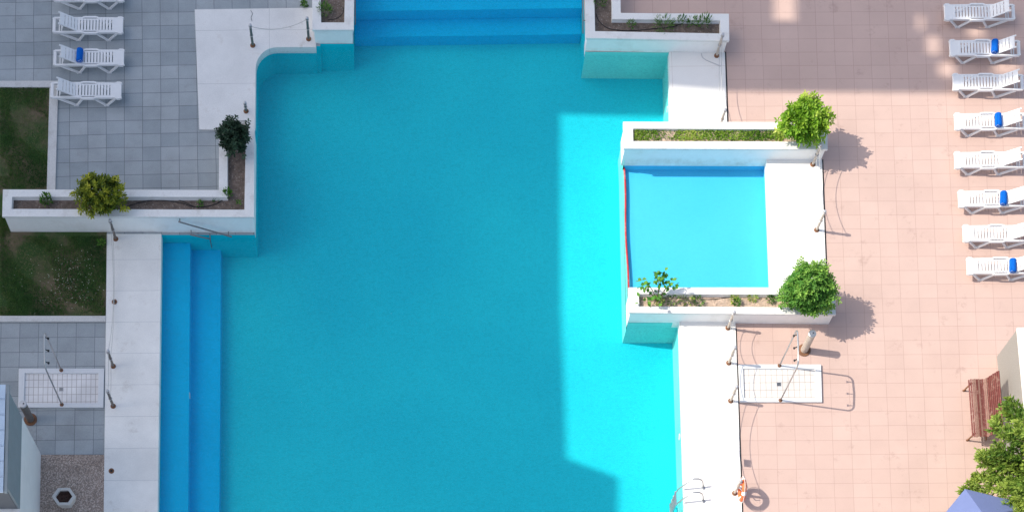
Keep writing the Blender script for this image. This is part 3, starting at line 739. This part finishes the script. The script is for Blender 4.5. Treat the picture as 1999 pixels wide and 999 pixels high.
# empty sockets in the long deck
for a, b, lab in ((223.5, 588.5, 'rusty empty post socket in the middle of the long deck'), (217.5, 918, 'rusty empty post socket near the bottom of the long deck')):
    p = P(a, b, DZ); s = MB(); s.lathe((0, 0, 0), [(.075, 0), (.075, .008), (.04, .012), (.038, .002)], 14); o = s.build('post_socket', M['rust']); o.location = p; tag(o, lab, 'socket')
    h = MB(); h.lathe((0, 0, .0135), [(.034, 0), (.034, .002)], 12); h.build('hole', M['black'], o)

# ------------------------------------------------------------------ lifebuoy
cen = P(1449, 954.5, .46); e = empty('lifebuoy', cen, 'orange lifebuoy hanging edge-on from its post by the ladder', 'lifebuoy')
def arc_pts(a0, a1, n, r): return [(0, r * math.cos(a), r * math.sin(a)) for a in [a0 + (a1 - a0) * i / n for i in range(n + 1)]]
mb = MB(); mb.tube(arc_pts(0, 2 * math.pi * 39 / 40, 39, .25), .06, 12, closed=True); mb.build('ring', M['orange'], e, smooth=True)
for k in range(4):
    a = k * math.pi / 2 + math.pi / 4; b = MB(); b.tube(arc_pts(a - .17, a + .17, 4, .25), .0635, 12); b.build('band', M['white_band'], e, smooth=True)
g = MB()
for k in range(4):
    a = k * math.pi / 2 + math.pi / 4; n_ = 8
    g.tube([(0, (.316 + .02 * math.sin(math.pi * i / n_)) * math.cos(a + math.pi / 2 * i / n_), (.316 + .02 * math.sin(math.pi * i / n_)) * math.sin(a + math.pi / 2 * i / n_)) for i in range(n_ + 1)], .008, 5)
g.build('grab_line', M['white_band'], e)
h = MB(); a_ = pL[0] + Vector((0, 0, .70)); h.tube([a_ - cen, Vector((0, 0, .24))], .012, 6); h.tube([pL[0] + Vector((0, 0, .42)) - cen, Vector((0, -.02, -.02)), Vector((.12, -.02, -.02))], .012, 6); h.build('hook', M['steel'], e)

# ------------------------------------------------------------------ showers, trays, bollards
def shower(b1, b2, h, label, side):
    A, B = P(*b1, .05), P(*b2, .05); e = empty('outdoor_shower', A, label, 'shower'); d = B - A; L = d.length; d = d / L; r = .14
    pts = [Vector((0, 0, 0)), Vector((0, 0, h * .5))]
    for k in range(7): t = R(90 * k / 6); pts.append(Vector((0, 0, h - r)) + d * (r - r * math.cos(t)) + Vector((0, 0, r * math.sin(t) - .035 * (1 - k / 6))))
    pts.append(d * (L * .5) + Vector((0, 0, h + .02)))
    for k in range(7): t = R(90 - 90 * k / 6); pts.append(Vector((0, 0, h - r)) + d * (L - r + r * math.cos(t)) + Vector((0, 0, r * math.sin(t) - .035 * k / 6)))
    pts += [d * L + Vector((0, 0, h * .5)), d * L]
    m = MB(); m.tube(pts, .021, 8); m.build('pipe', M['steel'], e, smooth=True)
    for t in (.16, .5, .84):
        n = MB(); q = d * (L * t) + Vector((0, 0, h - .01)); n.tube([q, q + Vector((side * .035, 0, -.035)), q + Vector((side * .06, 0, -.06))], .012, 6, .014); n.tube([q + Vector((side * .06, 0, -.06)), q + Vector((side * .085, 0, -.085))], .024, 8, .034); n.build('nozzle', M['black'], e)
    for q in (Vector((0, 0, 0)), d * L):
        f = MB(); f.lathe(q, [(.055, 0), (.055, .012), (.03, .02)], 12); f.build('flange', M['rust'], e)
def tray(outer, inner, drain, fm, label):
    o_, i_ = px(outer, .06), px(inner, .06); c = (o_[0][0], o_[0][1], 0); e = empty('shower_tray', c, label, 'shower tray')
    m = MB(); m.ring(o_, i_, .0045, .06); m.build('rim', M['tray'], e, loc=c, bevel=.01).location = (0, 0, 0)
    f = MB(); f.sheet(i_, .018); f.build('tray_floor', fm, e, loc=c).location = (0, 0, 0)
    d = MB(); q = P(*drain, .02)
    d.box((q.x, q.y, .021), (.12, .11, .006)); d.build('drain', M['steel'], e, loc=c).location = (0, 0, 0)
    s = MB(); 
    for k in (-.03, 0, .03): s.box((q.x, q.y + k, .0255), (.09, .012, .003))
    s.build('drain_slot', M['black'], e, loc=c).location = (0, 0, 0)
tray([(36.5, 718), (203.5, 718), (201.5, 794), (35, 794)], [(48.5, 727.5), (192, 727.5), (190.5, 785.5), (46.5, 785.5)], (119.5, 759), M['lattice'], 'shaded white shower tray on the grey paving')
tray([(1441.5, 710), (1603, 710), (1605, 783.5), (1445, 783.5)], [(1451, 718.5), (1592, 719), (1594, 775), (1453, 775)], (1520.5, 749), M['lattice2'], 'sunlit white shower tray on the pink tiles')
shower((119.7, 722), (120.7, 789), 1.98, 'steel arch shower over the shaded tray', 1)
shower((1521.5, 713), (1523.4, 780.5), 1.88, 'steel arch shower over the sunlit tray', -1)
def bollard(b, h, label, r=.1):
    p = P(*b); e = empty('bollard', p, label, 'bollard')
    m = MB(); m.lathe((0, 0, 0), [(.175, 0), (.175, .02), (.15, .03), (.10, .035)], 22); m.build('base', M['rust'], e)
    m = MB(); m.lathe((0, 0, 0), [(r, .03), (r, h - .03)], 22); m.build('column', M['galv' if p.x > 0 else 'brown_post'], e, smooth=False)
    m = MB(); m.lathe((0, 0, 0), [(r + .004, h - .03), (r + .004, h - .005), (r - .01, h + .005), (.03, h + .006), (.028, h + .012)], 22); m.build('cap', M['steel'], e)
    m = MB(); m.lathe((0.02, 0.01, h + .006), [(.02, 0), (.016, .015)], 10); m.build('button', M['black'], e)
bollard((1569.5, 683), .86, 'sunlit metal bollard with rusty base below the round green bush')
bollard((59.7, 818), .86, 'shaded metal bollard with rusty base beside the white building')

# ------------------------------------------------------------------ hand rails and ladder
def rail(label, pts, r=.02, stubs=()):
    q = [P(*p) for p in pts]; c = q[0]; e = empty('handrail', c, label, 'handrail')
    m = MB(); m.tube([v - c for v in q], r, 8); m.build('bar', M['rail_steel'], e, smooth=True)
    for p, d in stubs:
        s = MB(); v = P(*p) - c; s.tube([v, v + Vector(d)], r * .8, 7); s.build('bracket', M['rail_steel'], e)
rail('long sloping steel handrail on the white planter wall above the steps', [(348, 432, .66), (353, 433.5, .64), (448, 460.5, .12), (452.5, 462, .10)], .02, [((351, 433, .65), (0, .12, 0)), ((446, 460, .13), (0, .12, 0))])
rail('short low steel handrail standing in the water by the steps', [(371, 457.5, .12), (411, 466, -.02)], .018, [((373.5, 458, .12), (0, .10, .07)), ((410.5, 466, -.02), (0, .08, .13)), ((410, 466, -.02), (0, .0, -.4))])
rail('steel handrail on the small upper planter beside the submerged stairs', [(693.5, -60, .35), (693.5, 47, .02), (693.5, 48, -.03)], .016, [((693.5, 30, .07), (-.07, 0, 0))])
rail('steel handrail on the upper right planter beside the submerged stairs', [(1137.5, -60, .35), (1138, 64, .02), (1138, 65, -.03)], .016, [((1137.7, 40, .08), (.08, 0, 0))])
lp = P(1373, 951, DZ); e = empty('pool_ladder', lp, 'curved steel pool ladder hooked over the sunny deck edge', 'ladder')
feet = []
for dy in (0, 26):
    pts = [P(1373, 951 + dy, DZ), P(1372.5, 941 + dy, .22), P(1370, 936 + dy, .33), P(1364, 933.5 + dy, .40), P(1355, 933.5 + dy, .42), P(1348, 936.5 + dy, .38), P(1324, 953.5 + dy, .08), P(1321.5, 957 + dy, .0)]
    w0 = pts[-1]; pts += [w0 + Vector((-.02, 0, -.1)), w0 + Vector((-.02, 0, -.95))]; feet.append(pts[-1])
    m = MB(); m.tube([p - lp for p in pts], .02, 8); m.build('rail', M['steel'], e, smooth=True)
    f = MB(); f.lathe(P(1373, 951 + dy, DZ) - lp, [(.05, 0), (.05, .012), (.025, .02)], 12); f.build('flange', M['steel'], e)
for z in (-.06, -.32, -.58, -.84):
    s = MB(); a = feet[0] - lp; b = feet[1] - lp; c_ = (a + b) / 2; s.box((c_.x - .01, c_.y, z), (.045, abs(a.y - b.y), .022))
    s.build('tread', M['steel'], e)
# pool fittings
def fitting(p, label, nx):
    e = MB(); q = P(*p); pts = [(0, .075 * math.cos(t), .075 * math.sin(t)) for t in [i * math.pi / 8 for i in range(16)]]
    e.tube(pts, .016, 6, closed=True); e.lathe((0, 0, 0), [(.001, 0), (.002, .001)], 4)
    o = e.build('pool_inlet', M['white_band'], smooth=True); o.location = q; tag(o, label, 'pool fitting')
    c = MB(); c.tube([(0, 0, 0), (-.012 * nx, 0, 0)], .05, 14); c.build('cover', M['wall_sunlit_copy'], o)
fitting((1303, 213.5, -.42), 'round white inlet in the pool wall under the corner deck', 1)
fitting((1326.5, 851.5, -.40), 'round white inlet in the pool wall beside the sunny deck', 1)
fitting((369.5, 771, -.5), 'small inlet on the edge of the long submerged step', -1)

# ------------------------------------------------------------------ bench
bp = P(1899, 850, 0); e = empty('bench', bp, 'worn red slatted wooden bench backing on the roughcast wall', 'bench')
LN = (P(1891.6, 740, .42) - P(1899.6, 851.5, .42)).length
A0 = P(1899.8, 851, .42) - bp; A1 = P(1891.8, 740, .42) - bp; dn = (A1 - A0)
prof = [(.0, .40), (.045, .425), (.095, .435), (.145, .437), (.195, .435), (.245, .43), (.295, .425), (.345, .425), (.39, .44), (.425, .475), (.455, .525), (.48, .58), (.505, .64), (.53, .70), (.555, .76), (.58, .82), (.61, .865)]
for i, (x, z) in enumerate(prof):
    xa, za = prof[max(0, i - 1)]; xb, zb = prof[min(len(prof) - 1, i + 1)]
    t = Vector((xb - xa, 0, zb - za)).normalized(); n = Vector((-t.z, 0, t.x))
    a = Vector((A0.x + x, A0.y - .01 * (i % 3), z)); b = Vector((A1.x + x, A1.y + .008 * (i % 2), z)); s = MB()
    s.bar(a, b, .038, .025, n); s.build('slat', M['wood' if i not in (2, 3, 5, 8, 9) else 'pale_wood'], e)
for t in (.06, .94):
    o_ = A0.lerp(A1, t); f = MB()
    f.tube([Vector((o_.x + x, o_.y, z - .03)) for x, z in prof], .018, 6)
    f.tube([(o_.x + .06, o_.y, .40), (o_.x + .0, o_.y, .02)], .022, 6); f.tube([(o_.x + .36, o_.y, .40), (o_.x + .5, o_.y, .02)], .022, 6); f.tube([(o_.x - .03, o_.y, .015), (o_.x + .05, o_.y, .015)], .025, 6)
    f.build('leg_frame', M['rust'], e)

# ------------------------------------------------------------------ roughcast wall, parasol, pot, left building
wa = P(1946, 695, 0); wb = P(1961, 862, 0); k = (wb.x - wa.x) / (wb.y - wa.y); yS = wa.y - 12; HW = 1.42
def wx(y): return wa.x + (y - wa.y) * k
e = empty('garden_wall', wa, 'grey roughcast wall with white coping behind the red bench', 'wall')
m = MB(); m.prism([(0, 0), (wx(yS) - wa.x, yS - wa.y), (wx(yS) - wa.x + .4, yS - wa.y), (.4, 0)], -.1, HW - .06); m.build('wall', M['harsh'], e)
m = MB(); m.prism([(-.02, .02), (wx(yS) - wa.x - .02, yS - wa.y), (wx(yS) - wa.x + .45, yS - wa.y), (.45, .02)], HW - .058, HW); m.build('coping', M['coping'], e)
c0, c1, c3 = P(1884, 953, 2.1), P(1790, 1060, 2.1), P(2024, 985, 2.1); cc = (c1 + c3) / 2; c2 = c1 + c3 - c0; ap = Vector((cc.x, cc.y, 2.62))
e = empty('parasol', (cc.x, cc.y, 0), 'blue canvas parasol in the lower right corner below the conifer', 'parasol'); o_ = Vector((cc.x, cc.y, 0))
m = MB(); cs = [c0, c1, c2, c3]
for i in range(4):
    a, b = cs[i], cs[(i + 1) % 4]; md = (a + b) / 2 + (ap - (a + b) / 2) * .03
    m.add([a - o_, md - o_, ap - o_], [(0, 1, 2)]); m.add([md - o_, b - o_, ap - o_], [(0, 1, 2)])
    dz = Vector((0, 0, -.16)); m.add([a - o_, md - o_, md - o_ + dz, a - o_ + dz], [(0, 1, 2, 3)]); m.add([md - o_, b - o_, b - o_ + dz, md - o_ + dz], [(0, 1, 2, 3)])
m.build('canopy', M['canvas'], e, fix=False)
for a in cs: r = MB(); r.tube([a - o_ + Vector((0, 0, -.03)), ap - o_ + Vector((0, 0, -.04))], .012, 5); r.build('rib', M['steel'], e)
m = MB(); m.tube([(0, 0, 0), (0, 0, 2.7)], .024, 10); m.build('pole', M['steel'], e)
m = MB(); m.lathe((0, 0, 0), [(.28, 0), (.28, .06), (.06, .1), (.04, .3)], 20); m.build('base', M['pot'], e)

hp = P(130, 978, .005); e = empty('plant_pot', hp, 'hexagonal concrete pot of dead leaves on the gravel bed', 'plant pot')
def hexa(r, rot=0, sy=.86): return [(r * math.cos(R(60 * i) + rot), r * sy * math.sin(R(60 * i) + rot)) for i in range(6)]
m = MB(); n6 = 6
h0, h1, h2 = hexa(.24), hexa(.315), hexa(.225)
vs = [(x, y, 0) for x, y in h0] + [(x, y, .30) for x, y in h1] + [(x, y, .34) for x, y in h1] + [(x, y, .34) for x, y in h2] + [(x, y, .24) for x, y in h2]
fs = [(r_ * 6 + i, r_ * 6 + (i + 1) % 6, (r_ + 1) * 6 + (i + 1) % 6, (r_ + 1) * 6 + i) for r_ in range(4) for i in range(6)] + [tuple(range(5, -1, -1))]
m.add(vs, fs); m.build('pot', M['pot'], e)
random.seed(51); m = MB(); m.sheet(h2, .26)
for k in range(60):
    a = random.uniform(0, 6.28); r_ = .16 * random.random() ** .5; leaf(m, Vector((r_ * math.cos(a), r_ * .86 * math.sin(a), .265)), rnd_dir() + Vector((0, 0, .4)), .06, .03, 0)
m.t = []; m.build('dead_leaves', M['dry_leaf'], e, fix=False)

# building, lower left: white ground floor, grey attic with a ribbed sheet roof
nb = P(80, 886, 0); H1, H2 = 2.09, 3.3
e = empty('pool_building', nb, 'white walled pool building with grey upper band and pale sheet roof', 'building')
m = MB(); m.prism([(0, 0), (-9, .0), (-9, -9), (0, -9)], -.05, H1 - .004); m.build('wall', M['white_wall'], e)
ys = P(127.0 / 3.1325, 680 + 978 / 3.1325, H1).y - nb.y
m = MB(); m.prism([(0.004, .004), (-9, .004), (-9, ys), (0.004, ys)], H1, H2); m.build('attic', M['grey_wall'], e)
m = MB(); m.prism([(.02, ys - .012), (-9, ys - .012), (-9, -9), (.02, -9)], H1 - .003, H1 + .05); m.build('ledge', M['coping'], e)
m = MB(); m.sheet([(-.0, ys - .006), (-9, ys - .006)][:1] + [(-9, ys - .006), (-9, ys - .0061)], H1 + .1) if 0 else None
m = MB(); m.box((-4.5, ys - .01, (H1 + H2) / 2 + .02), (8.9, .012, H2 - H1 - .14)); m.build('painted_shade_panel', M['wall_painted_shade'], e)  # panel carrying the south face's shade as a darker colour
roof = MB(); yy = -.03; nP = 7; Lr = abs(ys) + .35
for i in range(nP):
    y0 = .22 - i * Lr / nP; y1 = y0 - Lr / nP + .045
    roof.box((-4.6, (y0 + y1) / 2, H2 + .02), (9.0, abs(y1 - y0), .03))
    roof.box((-4.6, y1 - .015, H2 + .012), (9.0, .03, .02))
roof.build('roof', M['roof_metal'], e)
fr = MB(); fr.box((-.035, ys / 2 + .04, H2 + .02), (.07, abs(ys) + .35, .06)); fr.build('gutter', M['grey_wall'], e)

# ------------------------------------------------------------------ sun, sky and the tower that shades the west side
EL = R(44.0); sv = P(1480, 648) - P(1421, 640); PHI = math.atan2(-sv.y, sv.x)
sdir = Vector((-math.cos(EL) * math.cos(PHI), math.cos(EL) * math.sin(PHI), math.sin(EL)))   # towards the sun
sl = bpy.data.lights.new('sun', 'SUN'); sl.energy = 5.0; sl.angle = R(.22); sl.color = (1, .93, .80)
so = bpy.data.objects.new('sun', sl); C.objects.link(so); so.rotation_euler = sdir.to_track_quat('Z', 'Y').to_euler(); so.location = (-30, 10, 50)
wd = bpy.data.worlds.new('World'); scene.world = wd; wd.use_nodes = True; nt = wd.node_tree
sk = nd(nt, 'ShaderNodeTexSky', sky_type='NISHITA'); sk.sun_disc = False; sk.sun_elevation = EL
sk.sun_rotation = math.atan2(sdir.x, sdir.y); sk.dust_density = 2.5; sk.air_density = 1.0
hs = nd(nt, 'ShaderNodeHueSaturation'); hs.inputs['Saturation'].default_value = .85
nt.links.new(sk.outputs[0], hs.inputs['Color']); nt.links.new(hs.outputs[0], nt.nodes['Background'].inputs['Color'])
nt.nodes['Background'].inputs['Strength'].default_value = .225
XS = -42.0
def shade(pxx, pyy, z):
    p = P(pxx, pyy, z); t = (p.x - XS) / (-sdir.x); q = p + sdir * t; return (q.y, q.z)
prof = [shade(1195, 1180, FZ), shade(1197, 931, FZ), shade(1096, 894, FZ), shade(1086, 600, FZ), shade(1084, 222, FZ), shade(1310, 170, 0), shade(1418, 178, 0), shade(1700, 180, 0), shade(2120, 184, 0)]
yN = prof[-1][0] + 9
outline = [(prof[0][0] - 1, -.2)] + [(prof[0][0] - 1, prof[0][1])] + prof + [(yN, prof[-1][1] + .5), (yN, -.2)]
holes = []
for cx_, cy_, wx_, wy_ in [(1532, -2, 62, 84), (1822, 88, 42, 34), (1848, 136, 50, 26), (1965, 128, 70, 34), (1797, 44, 30, 30), (1905, 62, 50, 22)]:
    holes.append([shade(cx_ + a * wx_ / 2, cy_ + b * wy_ / 2, 0) for a, b in ((-1, -1), (1, -1), (1, 1), (-1, 1))])
cu = bpy.data.curves.new('tower', 'CURVE'); cu.dimensions = '2D'; cu.fill_mode = 'BOTH'; cu.extrude = .15
for pl in [outline] + holes:
    sp = cu.splines.new('POLY'); sp.points.add(len(pl) - 1); sp.use_cyclic_u = True
    for q, (a, b) in zip(sp.points, pl): q.co = (a, b, 0, 1)
tmp = bpy.data.objects.new('tmp', cu); C.objects.link(tmp); bpy.context.view_layer.update()
me = bpy.data.meshes.new_from_object(tmp.evaluated_get(bpy.context.evaluated_depsgraph_get())); bpy.data.objects.remove(tmp)
tw = bpy.data.objects.new('neighbouring_building', me); C.objects.link(tw); me.materials.clear(); me.materials.append(M['white_wall'])
tw.matrix_world = Matrix(((0, 0, 1, XS), (1, 0, 0, 0), (0, 1, 0, 0), (0, 0, 0, 1)))
tag(tw, kind='structure')

scene.view_settings.view_transform = 'Standard'; scene.view_settings.look = 'None'; scene.view_settings.exposure = 0
scene.cycles.max_bounces = 8; scene.cycles.transparent_max_bounces = 12; scene.cycles.diffuse_bounces = 3
scene.cycles.use_denoising = True
scene.cycles.sample_clamp_indirect = 4
